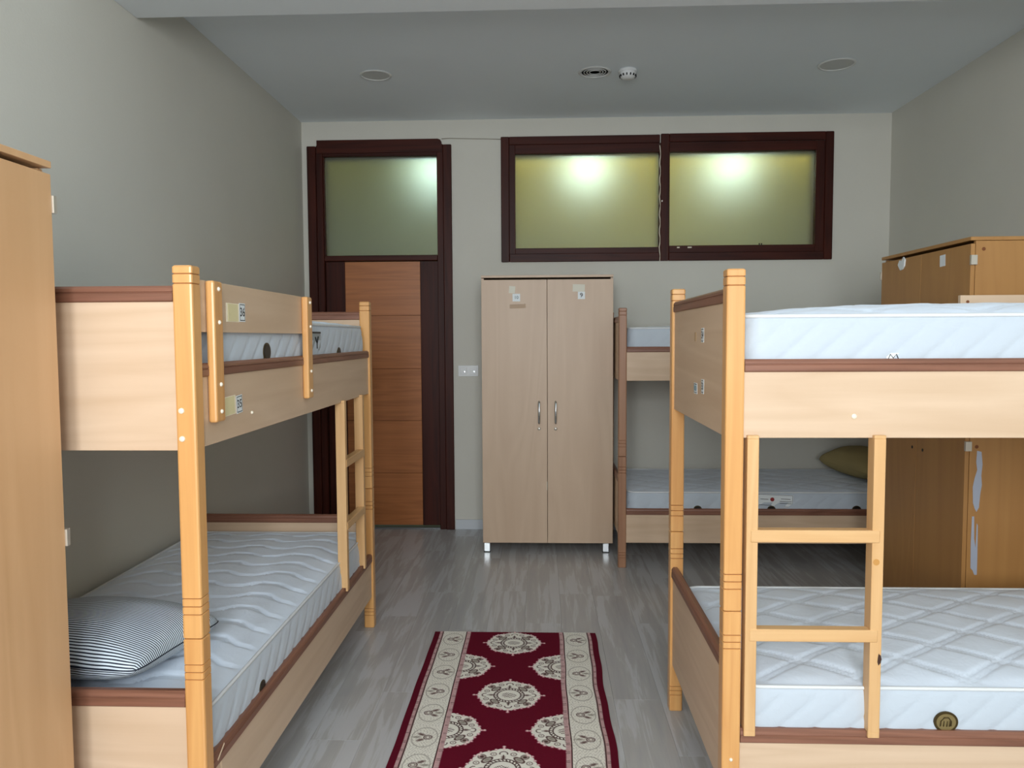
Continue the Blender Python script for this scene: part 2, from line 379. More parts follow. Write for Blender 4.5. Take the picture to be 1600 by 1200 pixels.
box('inner_stile', .925-1.5, .962-1.5, -.014, .12, .06, .88, M['mahogany'][2], w2, .002)
box('inner_stile', 2.045-1.5, 2.11-1.5, -.012, .12, .06, .88, M['mahogany'][2], w2, .002)
box('inner_rail', -.538, .545, -.012, .12, .812, .88, M['mahogany'][0], w2, .002)
box('inner_rail', -.538, .545, -.012, .12, .06, .113, M['mahogany'][0], w2, .002)
box('frosted_pane', -.538, .545, .03, .036, .113, .812, M['glass'], w2)
pts = []
for i in range(26):
    t = i/25; pts.append((.891+.004*math.sin(i*1.7)-1.5, -.010, t*.86+.0))
tube('caulk_seam', pts, .0042, M['caulk'], w2, 6)
box('latch_pin', -.600, -.592, -.028, -.02, .44, .45, M['nickel'], w2)
for x in (1.632, 1.648):
    box('glazing_pin', x-1.5, x-1.5+.006, -.014, -.005, .108, .125, M['ink'], w2)
for x, ww in ((1.02, .02), (1.1, .03)):
    box('filler_spot', x-1.5, x-1.5+ww, -.0135, -.011, .094, .104, M['caulk'], w2)

# ------------------------------------------------------------------ corridor behind the wall (seen through frosted glass)
cy0, cy1 = YW, 8.3
struct(boxes('wall_corridor', [(XL-1.2, XR+1.2, cy1, cy1+.1, 0, 3.05)], M['corr_wall']))
struct(boxes('trim_2', [(XL-1.2, XR+1.2, cy1-.012, cy1, 0, 2.74), (-3.0, -.75, cy1-.02, cy1, 2.2, 3.05), (2.3, 3.7, cy1-.02, cy1, 2.2, 3.05)], M['corr_dado']))
struct(box('ceiling_corridor', XL-1.2, XR+1.2, YB+.2, cy1+.1, 3.05, 3.1, M['corr_ceil']))
struct(box('floor_corridor', XL-1.2, XR+1.2, YB+.2, cy1+.1, -.1, 0, M['corr_dado']))
struct(box('wall_corridor_left', XL-1.3, XL-1.2, YB, cy1+.1, 0, 3.1, M['corr_dado']))
struct(box('wall_corridor_right', XR+1.2, XR+1.3, YB, cy1+.1, 0, 3.1, M['corr_dado']))
t = empty('corridor_wall_washer', (.3, YW+.06, 2.99)); tag(t, 'warm strip lamp over the corridor side of the windows', 'strip light')  # added out of view to brighten and warm the corridor
box('housing', -2.9, 2.9, -.05, .03, 0, .05, M['white_plastic'], t)
for xx in (.2, 1.85):
    l_ = area('corridor_warm_strip', xx-.85, xx+.85, 2.93, 2.97, YW+.11, 8, (1.0, .90, .52))  # warm fill thrown on the far corridor wall
for i, x in enumerate((-.93, .40, 1.66)):
    t = empty('ceiling_light', (x, 7.0, 3.05))
    tag(t, ['glowing corridor ceiling light seen through the frosted glass over the door', 'glowing corridor ceiling light seen through the left frosted window', 'glowing corridor ceiling light seen through the right frosted window'][i], 'ceiling light', 'lit lights of the corridor behind the frosted glass')
    lathe('base', [(0, 0), (.10, 0), (.10, .02), (0, .02)], 24, M['white_plastic'], t, '-z')
    lathe('diffuser', [(.02, .02), (.13, .03), (.15, .07), (.11, .12), (.05, .14), (0, .145)], 28, M['lamp'], t, '-z')

# ------------------------------------------------------------------ ceiling fittings
def disc(x, y, r, label, rings):
    t = empty('ceiling_downlight', (x, y, CZ)); tag(t, label, 'downlight', 'round recessed fittings in the ceiling')
    lathe('rim', [(r-.006, 0), (r, 0), (r+.004, .003), (r, .007), (r-.008, .008), (r-.011, .003)], 48, M['grille_rim'], t, '-z')
    o = lathe('grille', [(0, .004), (r*.96, .004), (r*.96, 0), (0, 0)], 48, M['grille'], t, '-z')
    for k in range(rings):
        rr = r*(.85-k*.17); lathe('ring', [(rr-.003, .004), (rr-.001, .0065), (rr+.001, .0065), (rr+.003, .004)], 40, M['grille_rim'], t, '-z')
disc(-1.037, 4.92, .096, 'flat round grey ceiling fitting above the door end, leftmost', 0)
disc(.333, 4.936, .100, 'ringed round grey ceiling fitting beside the white smoke detector', 4)
disc(1.793, 4.879, .107, 'flat round grey ceiling fitting nearest the right wall', 0)
t = empty('smoke_detector', (.535, 4.915, CZ)); tag(t, 'small white smoke detector with dark slots on the ceiling', 'smoke detector')
lathe('base', [(0, 0), (.052, 0), (.056, .004), (.056, .014), (.052, .018)], 36, M['white_plastic'], t, '-z')
lathe('housing', [(.050, .016), (.051, .03), (.044, .046), (.030, .056), (0, .058)], 36, M['white_plastic'], t, '-z')
for k in range(14):
    a = 2*PI*k/14; s = box('vent_slot', -.006, .006, -.0035, .0035, -.006, .006, M['ink'], t); s.location = (.0475*math.cos(a), .0475*math.sin(a), -.038); s.rotation_euler = (0, .0, a)
# cable on the wall from the door to the window
tag(tube('wall_cable', [(-.757, YB-.004, 3.0), (-.70, YB-.004, 3.003), (-.55, YB-.003, 2.998), (-.42, YB-.003, 2.995), (-.307, YB-.004, 2.990)], .0028, M['cable']), 'thin pale cable running along the wall from door top to window', 'cable')
# switches
t = empty('light_switch', (-.568, YB, 1.238)); tag(t, 'white double wall switch beside the door and wardrobe', 'light switch')
box('switch_plate', -.078, .078, -.009, 0, -.042, .042, M['white_plastic'], t, .003, 2)
for s in (-1, 1):
    o = box('rocker', s*.037-.027, s*.037+.027, -.014, -.009, -.028, .028, M['white_plastic'], t, .003, 2)
    lathe('button', [(0, 0), (.007, 0), (.007, .003), (0, .004)], 14, M['chrome'], o, '-y', (s*.037+.006, -.014, -.008))

# ------------------------------------------------------------------ wardrobes
def sticker(name, parent, O, A, N, w, h, mat, txt=None, tsize=None, sx=1, border=False, rot=0, inkmat=None):
    O, A, N = Vector(O), Vector(A), Vector(N); B = N.cross(A)
    if rot: A, B = A*math.cos(rot)+B*math.sin(rot), -A*math.sin(rot)+B*math.cos(rot)
    s = prism(name, [(-w/2, -h/2), (w/2, -h/2), (w/2, h/2), (-w/2, h/2)], .0008, mat, parent, (O, A, B, N))
    if border:
        g, th = .003, .0022
        bmx = bmesh.new()
        for (a0, a1, b0, b1) in ((-w/2+g, w/2-g, h/2-g-th, h/2-g), (-w/2+g, w/2-g, -h/2+g, -h/2+g+th), (-w/2+g, -w/2+g+th, -h/2+g, h/2-g), (w/2-g-th, w/2-g, -h/2+g, h/2-g)):
            vv = [bmx.verts.new(O+A*a+B*b+N*.0011) for a, b in ((a0, b0), (a1, b0), (a1, b1), (a0, b1))]; bmx.faces.new(vv)
        me = bpy.data.meshes.new('border'); bmx.to_mesh(me); bmx.free(); link('border', me, M['ink'], s)
    if txt: text('number', txt, tsize or h*.6, inkmat or M['ink'], s, (O, A, B, N), sx, .0012)
    return s
def wardrobe(loc, rz, w, dpt, m, label, H=1.915, handles=True, gap_left=0.0, hinge=True, knobs_only=False):
    """local: x along the front 0..w, y into the body, doors face -y"""

    t = empty('wardrobe', loc, rz); tag(t, label, 'wardrobe', 'two-door laminate wardrobes')
    z0 = .066
    box('side_panel', 0, .018, .02, dpt, z0, H-.018, m, t, .0008); box('side_panel', w-.018, w, .02, dpt, z0, H-.018, m, t, .0008)
    box('top_panel', 0, w, -.002, dpt, H-.016, H, m, t, .001)
    box('bottom_panel', .018, w-.018, .02, dpt, z0, z0+.018, m, t, .0008)
    box('back_panel', .018, w-.018, dpt-.006, dpt-.001, z0+.018, H-.018, M['mdf'], t)
    mid = w*.5; dz1 = H-.030
    doors = []
    for k, (a, b) in enumerate(((.001, mid-.0015), (mid+.0015, w-.001))):
        dr = box('door', a, b, 0, .018, z0+.004, dz1, m, t, .001); doors.append(dr)
        hx = b-.055 if k == 0 else a+.055
        if handles:
            tube('handle', [(hx, 0, .905), (hx, -.022, .908), (hx, -.028, .912), (hx, -.028, 1.042), (hx, -.022, 1.05), (hx, 0, 1.053)], .0075, M['chrome'], dr, 8)
        if handles: lk = lathe('lock', [(0, 0), (.011, 0), (.011, .004), (.008, .007), (0, .008)], 18, M['nickel'], dr, '-y', (hx, 0, .866))
        if hinge:
            for z in (1.815, 1.01, .18):
                xa, xb = (-.0135, .0005) if k == 0 else (w-.0005, w+.0135)
                box('hinge', xa, xb, -.0045, .022, z-.021, z+.021, M['nickel'], dr, .001)
    for x in (.025, w-.05):
        for y in (.035, dpt-.06):
            lg = box('leg', x-.018, x+.024, y-.02, y+.02, .004, z0, M['leg_metal'], t, .003)
            box('foot', x-.021, x+.027, y-.023, y+.023, 0, .004, M['ink'], lg)
    return t, doors
W1w = .899
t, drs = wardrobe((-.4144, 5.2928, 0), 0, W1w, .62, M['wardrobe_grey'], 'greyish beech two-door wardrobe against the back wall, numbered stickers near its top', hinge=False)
A, N = (1, 0, 0), (0, -1, 0)
def w1p(x, z): return (x+.4144, -.0002, z)
sticker('number_sticker', drs[0], w1p(-.174, 1.764), A, N, .052, .052, M['paper'], '10', .030, inkmat=M['navy_ink'])
sticker('paper_scrap', drs[0], w1p(-.203, 1.818), A, N, .042, .048, M['grey_paper'], rot=-.08)
sticker('number_sticker', drs[1], w1p(.268, 1.776), A, N, .048, .050, M['paper'], '9', .042)
sticker('paper_scrap', drs[1], w1p(.250, 1.826), A, N, .082, .050, M['grey_paper'], rot=-.03)
sticker('tape_mark', drs[0], w1p(-.165, 1.705), A, N, .11, .028, plain('tape_stain', rgb(184, 158, 132), .6), rot=.03)
lathe('hole', [(0, 0), (.006, 0), (.006, .0006), (0, .0006)], 12, M['ink'], drs[0], '-y', w1p(-.116, 1.716))
o = box('edge_chip', .4144+.030, .4144+.034, -.001, .002, .44, .50, M['caulk'], drs[0])
# left foreground wardrobe: doors face the aisle (+x)
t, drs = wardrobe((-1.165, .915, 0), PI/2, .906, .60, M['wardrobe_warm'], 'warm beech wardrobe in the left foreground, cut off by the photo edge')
# right wardrobe: doors face -x
RWy0, RWy1 = 3.425, 4.300; RWx = 1.842
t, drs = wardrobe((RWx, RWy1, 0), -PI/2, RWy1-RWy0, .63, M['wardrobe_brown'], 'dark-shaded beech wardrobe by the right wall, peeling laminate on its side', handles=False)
for k_, yy_ in ((0, 3.905), (1, 3.800)):
    lathe('screw_hole', [(0, 0), (.008, 0), (.008, .001), (0, .001)], 12, M['ink'], drs[k_], '-y', (RWy1-yy_, 0, .938))
# local x = RWy1 - Y
A, N = (1, 0, 0), (0, -1, 0)
sticker('paper_square', drs[1], (RWy1-3.66, -.0002, 1.835), A, N, .048, .052, M['paper'], rot=.04)
pp = [(-.04, .0), (-.022, .022), (.0, .018), (.02, .035), (.036, .02), (.03, -.012), (.012, -.026), (-.012, -.03), (-.028, -.014)]
prism('crumpled_paper', pp, .006, M['paper'], drs[0], ((RWy1-4.06, -.0002, 1.856), (1, 0, 0), (0, 0, 1), (0, -1, 0)))
# near side panel faces the camera: local x = w plane (facing +x local)
sd = [o for o in t.children if o.name.startswith('side_panel')][1]
wl = RWy1-RWy0
def rw(X, Z): return (X-RWx, Z)
fr_side = ((wl+.0002, 0, 0), (0, 1, 0), (0, 0, 1), (1, 0, 0))
p1 = [(1.893, .99), (1.912, .985), (1.918, .93), (1.914, .88), (1.918, .84), (1.912, .80), (1.908, .74), (1.898, .72), (1.890, .735), (1.882, .76), (1.879, .83), (1.886, .87), (1.896, .905), (1.891, .94)]
p2 = [(1.880, .70), (1.889, .70), (1.892, .60), (1.899, .56), (1.901, .67), (1.906, .66), (1.908, .52), (1.908, .44), (1.897, .44), (1.889, .46), (1.880, .47), (1.878, .58)]
prism('peeled_patch', [rw(*p) for p in p1], .0009, M['chip'], sd, fr_side)
prism('peeled_patch', [rw(*p) for p in p2], .0009, M['chip'], sd, fr_side)
for X, Z in ((1.895, 1.862), (1.891, 1.007)):
    lathe('screw_hole', [(0, 0), (.008, 0), (.008, .0008), (0, .0008)], 12, M['gloss_groove'], sd, 'x', (wl, X-RWx, Z))

# ------------------------------------------------------------------ bunk beds
L, W, P, H, SEAM = 2.031, .941, .0515, 1.677, .7257
def post_mesh(z0, z1, grooves, top_cap):
    c = .006; s = P/2
    def ring(k):
        r = []
        for (sx, sy) in ((1, 1), (-1, 1), (-1, -1), (1, -1)):
            pts = [(s-k, s-c-k*.3), (s-c*.3-k, s-c*.3-k), (s-c-k*.3, s-k)]
            if sx*sy < 0: pts = pts[::-1]
            for a, b in pts: r.append((a*sx, b*sy))
        return r
    lv = [(z0, .0025), (z0+.0025, 0)]
    for g in sorted(grooves): lv += [(g-.0022, 0), (g-.0006, .0024), (g+.0006, .0024), (g+.0022, 0)]
    lv += [(z1-(.004 if top_cap else .0025), 0), (z1, .004 if top_cap else .0025)]
    vs_, fs = [], []
    for z, k in lv: vs_ += [(x, y, z) for x, y in ring(k)]
    n = 12
    for i in range(len(lv)-1):
        for j in range(n): fs.append((i*n+j, i*n+(j+1) % n, (i+1)*n+(j+1) % n, (i+1)*n+j))
    fs.append(list(range(n))[::-1]); fs.append([(len(lv)-1)*n+j for j in range(n)])
    me = bpy.data.meshes.new('post'); me.from_pydata(vs_, [], fs)
    groove_z = [g for g in grooves]
    for p in me.polygons:
        if len(p.vertices) == 4:
            zc = p.center.z
            if any(abs(zc-g) < .0009 for g in groove_z): p.material_index = 1
    return me
gL = [.065, .083, .100, SEAM-.107, SEAM-.088, SEAM-.068]; gU = [SEAM+.063, SEAM+.084, SEAM+.105, H-.045, H-.021]
def cap_poly(w, h):
    # section: across (a) 0..w, up (b) 0..h, with a fine groove on both faces
    return [(0.003, 0), (w-.003, 0), (w, .003), (w, h*.52), (w-.0022, h*.56), (w-.0022, h*.6), (w, h*.64), (w-.002, h-.006), (w-.008, h), (.008, h), (.002, h-.006),
            (0, h*.64), (.0022, h*.6), (.0022, h*.56), (0, h*.52), (0, .003)]
def cap(name, a0, a1, across0, w, z0, h, axis, mat, parent):
    """cap strip running along axis 0 (u) or 1 (v)"""
    if axis == 0: frm = ((a0, across0, z0), (0, 1, 0), (0, 0, 1), (1, 0, 0))
    else: frm = ((across0, a0, z0), (1, 0, 0), (0, 0, 1), (0, 1, 0))
    return prism(name, cap_poly(w, h), a1-a0, mat, parent, frm)
TH, IN = .018, .010
def bunk(name, loc, rz, label, pine, ladder, guards, flip_panels=False):
    t = empty(name, loc, rz); tag(t, label, 'bunk bed', 'pine and beech-laminate bunk beds')
    pm = [M['pine_pale'][0], M['pine_pale'][1], M['pine_pale'][2]]
    low, upm = post_mesh(0, SEAM-.001, gL, False), post_mesh(SEAM+.001, H, gU, True)
    for me in (low, upm): me.materials.append(pine); me.materials.append(M['gloss_groove'])
    posts = {}
    for i, u in enumerate((P/2, L-P/2)):
        for j, v in enumerate((P/2, W-P/2)):
            for nm, me in (('lower_post', low), ('upper_post', upm)):
                o = bpy.data.objects.new(nm, me); C.objects.link(o); o.parent = t; o.location = (u, v, 0); posts[(nm, i, j)] = o
    # side panels (both levels, both sides)
    for zb, zt, cz in ((1.2125, 1.395, 1.430), (.162, .3455, .386)):
        for v0 in (IN, W-IN-TH):
            sp = box('side_panel', P-.004, L-P+.004, v0, v0+TH, zb, zt, M['panel'][0], t, .0008)
            cap('panel_cap', P+.001, L-P-.001, v0-.006, TH+.012, zt, cz-zt, 0, M['cap'][0], sp)
    for zb, zt, cz in ((1.211, 1.587, 1.627), (.189, .543, .585)):
        for u0 in (IN, L-IN-TH):
            ep = box('end_panel', u0, u0+TH, P-.004, W-P+.004, zb, zt, M['panel'][1], t, .0008)
            cap('panel_cap', P+.001, W-P-.001, u0-.006, TH+.012, zt, cz-zt, 1, M['cap'][1], ep)
    for z in (.284, 1.344):
        box('bed_base', .04, L-.04, .032, W-.032, z, z+.014, M['mdf'], t)
    # ladder on the v = 0 side
    if ladder is not None:
        a, b = ladder
        for u in (a, b):
            boxes('ladder_stile', [(u, u+.0315, -.006, .036, .386, 1.2115), (u, u+.0315, -.006, .0032, .371, .386), (u, u+.0315, -.006, .0095, 1.2115, 1.221)], pm[2], t, .0012)
        for z in (.644, .9235):
            box('ladder_rung', a+.011, b+.0205, -.0085, .026, z, z+.035, pm[0], t, .0025)
    for (side, g0, g1, p0, p1) in guards:
        sg = (lambda v: v) if side == 0 else (lambda v: W-v)
        gb = box('guard_board', g0, g1, sg(IN), sg(IN+TH), 1.511, 1.646, M['panel'][0], t, .0008)
        for u in (p0, p1):
            gp = box('guard_post', u, u+.058, sg(-.014), sg(IN-.0005), 1.272, 1.646, M['pine'], t, .006, 2)
            for z, du in ((1.625, .03), (1.537, .03), (1.372, .03), (1.30, .03)):
                lathe('bolt_cap', [(0, 0), (.006, 0), (.0055, .0025), (.003, .0045), (0, .005)], 14, M['cream_plastic'], gp, '-y' if side == 0 else 'y', (u+du, sg(-.014), z))
    return t, posts
def bolt(parent, loc, axis, r=.0075): return lathe('bolt_cap', [(0, 0), (r, 0), (r*.93, .003), (r*.5, .005), (0, .0055)], 16, M['cream_plastic'], parent, axis, loc)
def kid(t, base, i=0): return [o for o in t.children if o.name.split('.')[0] == base][i]

# left bunk: u runs away from the camera (+Y), v towards the left wall
LB = (-.8704, 1.9048)
lb, lp = bunk('bunk_bed', (LB[0], LB[1], 0), PI/2, 'left bunk bed with ladder towards the door and guard board over its aisle side', M['pine'], (1.438, 1.775),
              [(0, .058, .965, .095, .905)])
for z in (1.313, 1.242): bolt(lp[('upper_post', 0, 0)], (-P/2, P/2-.036+P*0, z) if 0 else (-P/2, (.036-P/2), z), '-x')
g = kid(lb, 'guard_board'); gs = kid(lb, 'side_panel')
A, N = (1, 0, 0), (0, -1, 0)
def yl(par, u0, u1, z0, z1, v, rot=0):
    s = sticker('blank_label', par, ((u0+u1)/2, v, (z0+z1)/2), A, N, u1-u0, z1-z0, M['yellow_edge'], rot=rot)
    sticker('label_face', s, ((u0+u1)/2, v-.001, (z0+z1)/2), A, N, (u1-u0)*.78, (z1-z0)*.92, M['yellow_paper'], rot=rot)
yl(g, .229, .320, 1.541, 1.594, IN); sticker('number_sticker', g, (.345, IN, 1.570), A, N, .044, .054, M['paper'], '36', .036, border=True)
yl(gs, .191, .278, 1.278, 1.332, IN, .03); sticker('number_sticker', gs, (.306, IN, 1.304), A, N, .044, .052, M['paper'], '35', .034, border=True, rot=.06)
bolt(gs, (.40, IN, 1.270), '-y', .005)
# splintered chips at the near end of the lower cap
lsp = kid(lb, 'side_panel', 2)
sticker('splinter', lsp, (.10, IN-.0065, .375), A, N, .05, .006, M['mdf'], rot=.5)
sticker('splinter', lsp, (.115, IN, .325), A, N, .008, .05, M['mdf'], rot=.15)

# right bunk: u runs to the right (+X), v away from the camera
RB = (.5038, 2.1401)
rb, rp = bunk('bunk_bed', (RB[0], RB[1], 0), 0, 'right foreground bunk bed, long side to the viewer, ladder at its left end', M['pine'], (.0595, .402),
              [(1, 1.104, 1.965, 1.16, 1.88)])
rsp = kid(rb, 'side_panel', 0); bolt(rsp, (.855-RB[0], IN, 1.272), '-y')
rgb_ = kid(rb, 'guard_board'); lathe('screw_hole', [(0, 0), (.006, 0), (.006, .001), (0, .001)], 12, M['gloss_groove'], rgb_, '-y', (1.635-RB[0], W-IN-TH, 1.621))
bolt(rp[('lower_post', 0, 0)], (0, -P/2, .30), '-y', .005)
rep = kid(rb, 'end_panel', 0); A2, N2 = (0, -1, 0), (-1, 0, 0)
def ep_pt(Y, Z): return (IN, Y-RB[1], Z)
sticker('number_sticker', rep, ep_pt(2.503, 1.497), A2, N2, .040, .046, M['paper'], '34', .032, border=True)
sticker('number_sticker', rep, ep_pt(2.496, 1.333), A2, N2, .038, .046, M['paper'], '33', .032, border=True)
bc = sticker('barcode_label', rep, ep_pt(2.609, 1.320), A2, N2, .052, .036, M['paper'], border=True)
for i, (dx, w_) in enumerate(((-.018, .003), (-.012, .005), (-.005, .002), (.0, .004), (.007, .002), (.011, .005), (.018, .003))):
    sticker('bar', bc, (IN-.0012, 2.609-RB[1]-dx, 1.321), A2, N2, w_*.4, .018, M['navy_ink'])
sticker('tape_mark', rep, ep_pt(2.62, 1.492), A2, N2, .03, .03, plain('tape_shadow', rgb(192, 160, 122), .6))  # faint tape mark, slightly darker than the panel
# knot on the right ladder stile
st = [o for o in rb.children if o.name.split('.')[0] == 'ladder_stile'][1]
prism('knot', [(.0, -.016), (.006, -.008), (.0085, .002), (.006, .012), (0, .018), (-.002, .006), (-.003, -.006)], .0006, plain('dark_knot', rgb(62, 34, 18), .6), st, ((.402+.024, -.0062, .595), (1, 0, 0), (0, 0, 1), (0, -1, 0)))
lathe('knot', [(0, 0), (.009, 0), (.009, .0005), (0, .0005)], 14, plain('light_knot', rgb(196, 142, 74), .5), st, '-y', (.402+.012, -.0061, .87))

# rear bunk against the back wall
BB = (.4885, 4.9567)
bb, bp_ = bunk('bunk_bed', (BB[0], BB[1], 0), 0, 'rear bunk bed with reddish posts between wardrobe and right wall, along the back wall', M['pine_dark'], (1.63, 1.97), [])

# ------------------------------------------------------------------ mattresses
def mattress(name, lx, ly, h, crown, pattern, label, matrix, side_sag=0.0, res=.009, seed=0):
    """local: centre origin, z = 0 underside, long axis x"""
    rnd = np.random.RandomState(seed)
    t = empty(name, matrix[0], matrix[1]); tag(t, label, 'mattress', 'white quilted mattresses on the bunks')
    hx, hy, r = lx/2, ly/2, .06
    nx, ny = int(lx/res), int(ly/res)
    X, Y = np.meshgrid(np.linspace(-hx, hx, nx+1), np.linspace(-hy, hy, ny+1), indexing='ij')
    x, y = X.copy(), Y.copy()
    a, b = np.abs(X)-(hx-r), np.abs(Y)-(hy-r); m = (a > 0) & (b > 0)
    mx = np.maximum(a, b); dd = np.sqrt(a*a+b*b); k = np.where(m & (dd > 0), mx/np.maximum(dd, 1e-9), 1)
    x = np.where(m, np.sign(X)*((hx-r)+a*k), X); y = np.where(m, np.sign(Y)*((hy-r)+b*k), Y)
    ex = np.minimum(hx-np.abs(x), hy-np.abs(y)); ex = np.where(m, r-dd*k, ex); ex = np.maximum(ex, 0)
    fade = np.clip(ex/.05, 0, 1); fade = fade*fade*(3-2*fade)
    def gr(d, w): return np.exp(-(d/w)**2)
    def dist(v, period): return np.abs((v/period - np.round(v/period))*period)
    wob = .006*np.sin(x*9+1)*np.cos(y*7)+.004*np.sin(y*17+x*5)
    if pattern == 'diamond':
        ax_, ay_ = .30, .20
        n = 1/math.hypot(1/ax_, 1/ay_)
        g = 0
        for sgn in (1, -1):
            ph = (x+wob)/ax_+sgn*(y+wob)/ay_
            dv = np.abs(ph-np.round(ph))*n
            g = np.maximum(g, np.maximum(gr(dv-.009, .0055), gr(dv+.009, .0055)))
        z = .0075*(1-g)
    else:
        zig = np.abs((y+wob*.5)/.135 % 2-1)          # 0..1 triangle across the bed
        zig = np.clip((zig-.25)/.5, 0, 1)
        c = (x+wob*.5)-.050*zig
        dv = dist(c, .135); dv2 = dist(c+.018*np.where(zig > .5, 1, .4), .135)
        g = np.maximum(gr(dv, .006), .7*gr(dv2, .006))
        c2 = (x+wob)+.085*zig
        z = .011*(1-g)
    cr = crown*(1-(x/hx)**4)*(1-(y/hy)**4)
    z = h + cr + (z-.004)*fade + .002*np.sin(x*31)*np.sin(y*27)*fade
    nV = (nx+1)*(ny+1)
    top = np.stack([x, y, z], -1).reshape(-1, 3)
    idx = np.arange(nV).reshape(nx+1, ny+1)
    f = np.stack([idx[:-1, :-1], idx[1:, :-1], idx[1:, 1:], idx[:-1, 1:]], -1).reshape(-1, 4)
    # perimeter loop
    loop = np.concatenate([idx[:-1, 0], idx[-1, :-1], idx[::-1, -1][:-1], idx[0, ::-1][:-1]])
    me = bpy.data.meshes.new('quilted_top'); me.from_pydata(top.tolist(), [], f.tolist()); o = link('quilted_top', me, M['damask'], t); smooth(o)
    per = top[loop]; K = len(loop)
    seg = np.linalg.norm(np.diff(np.vstack([per, per[:1]])[:, :2], axis=0), axis=1); s = np.concatenate([[0], np.cumsum(seg)[:-1]])
    nxt = np.roll(per, -1, 0); prv = np.roll(per, 1, 0); tg = nxt-prv; nrm = np.stack([tg[:, 1], -tg[:, 0]], -1); nrm /= np.linalg.norm(nrm, axis=1)[:, None]
    zz = np.linspace(0, h, 20); vs_ = []
    for zi in zz:
        u = zi/h
        bulge = .010*math.sin(PI*u)**.6 if 0 < u < 1 else 0
        dg = (s-zi*1.15)/.098; gv = np.abs(dg-np.round(dg))*.07
        q = .0045*(1-gr(gv, .006))*math.sin(PI*u)**.35 if 0 < u < 1 else 0*s
        off = bulge+q
        vs_.append(np.stack([per[:, 0]+nrm[:, 0]*off, per[:, 1]+nrm[:, 1]*off, np.full(K, zi*1.0)+ (per[:, 2]-h)*u], -1))
    sv = np.concatenate(vs_); fs = []
    for i in range(len(zz)-1):
        j = np.arange(K); j2 = (j+1) % K
        fs.append(np.stack([i*K+j, i*K+j2, (i+1)*K+j2, (i+1)*K+j], -1))
    fl_ = np.concatenate(fs).tolist(); fl_.append(list(range(K))[::-1])
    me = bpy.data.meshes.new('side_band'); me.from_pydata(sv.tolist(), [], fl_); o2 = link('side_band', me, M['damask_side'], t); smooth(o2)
    step = 3
    for zoff in (0, -h+.006):
        pts = [(p[0]+n_[0]*.003, p[1]+n_[1]*.003, (p[2] if zoff == 0 else .006)) for p, n_ in zip(per[::step], nrm[::step])]
        tube('piping', pts, .0055, M['piping'], t, 8, True)
    return t, o2
def medallion(parent, loc, axis_n, A, ry=.026, mark=True):
    O, A, N = Vector(loc), Vector(A), Vector(axis_n); B = N.cross(A)
    P_ = [(ry*1.12*math.cos(2*PI*i/28), ry*math.sin(2*PI*i/28)) for i in range(28)]
    m = prism('medallion', P_, .004, M['bronze'], parent, (O, A, B, N))
    P2 = [(x*.8, y*.8) for x, y in P_]
    prism('medallion_face', P2, .001, M['bronze_light'] if mark else M['black_badge'], m, (O+N*.004, A, B, N))
    if mark:
        # looping flourish embossed on the badge
        pts = [O+A*(ry*a)+B*(ry*b)+N*.0055 for a, b in ((-.55, -.35), (-.5, .1), (-.2, .45), (.2, .45), (.45, .1), (.42, -.35))]
        tube('emboss', pts, .0018, M['bronze'], m, 6)
        for q in (-.25, .05, .28):
            tube('emboss', [O+A*(ry*q)+B*(ry*-.4)+N*.0055, O+A*(ry*(q+.05))+B*(ry*.12)+N*.0055], .0014, M['bronze'], m, 6)
    return m
# left bunk (long axis along Y): centre
LBc = (LB[0]-W/2, LB[1]+L/2)
ML, MW = 1.90, .872
t, sb = mattress('mattress', ML, MW, .200, .030, 'zig', 'wave-quilted mattress on the lower left bunk, under the striped pillow', ((LBc[0], LBc[1], .298), PI/2), seed=1)
medallion(sb, (2.361-LBc[1], -MW/2-.0125, .092), (0, -1, 0), (1, 0, 0), .022, False)
t, sb = mattress('mattress', ML, MW, .190, .022, 'zig', 'quilted mattress on the upper left bunk, behind the guard board', ((LBc[0], LBc[1], 1.358), PI/2), seed=2)
medallion(sb, (2.473-LBc[1], -MW/2-.0125, .092), (0, -1, 0), (1, 0, 0), .030, False)
medallion(sb, (3.366-LBc[1], -MW/2-.0125, .072), (0, -1, 0), (1, 0, 0), .024, False)
q = sticker('woven_label', sb, (3.035-LBc[1], -MW/2-.0125, .125), (1, 0, 0), (0, -1, 0), .11, .075, plain('grey_woven_label', rgb(160, 166, 168), .6))
tube('label_mark', [(3.035-LBc[1]-.02, -MW/2-.0145, .14), (3.035-LBc[1], -MW/2-.0145, .115), (3.035-LBc[1]+.02, -MW/2-.0145, .142)], .003, M['ink'], q, 6)
tube('label_mark', [(3.035-LBc[1], -MW/2-.0145, .115), (3.035-LBc[1], -MW/2-.0145, .095)], .003, M['ink'], q, 6)
sticker('label_mark', q, (3.035-LBc[1], -MW/2-.0142, .158), (1, 0, 0), (0, -1, 0), .11, .006, M['ink'])
# right bunk
RBc = (RB[0]+L/2, RB[1]+W/2)
t, sb = mattress('mattress', 1.92, MW, .200, .032, 'diamond', 'diamond-quilted mattress on the lower right bunk with a round bronze badge', ((RBc[0], RBc[1], .298), 0), seed=3)
medallion(sb, (1.131-RBc[0], -MW/2-.0125, .110), (0, -1, 0), (1, 0, 0), .030, True)
t, sb = mattress('mattress', 1.92, MW, .190, .040, 'diamond', 'thick bright mattress on the upper right bunk, topmost in the right foreground', ((RBc[0], RBc[1], 1.358), 0), seed=4)
q = sticker('woven_label', sb, (.962-RBc[0], -MW/2-.0125, .075), (1, 0, 0), (0, -1, 0), .036, .024, M['paper'])
tube('label_mark', [(.962-RBc[0]+a, -MW/2-.0145, .075+b) for a, b in ((-.016, -.01), (-.008, .009), (0, -.002), (.008, .009), (.016, -.01))], .0014, M['ink'], q, 6)
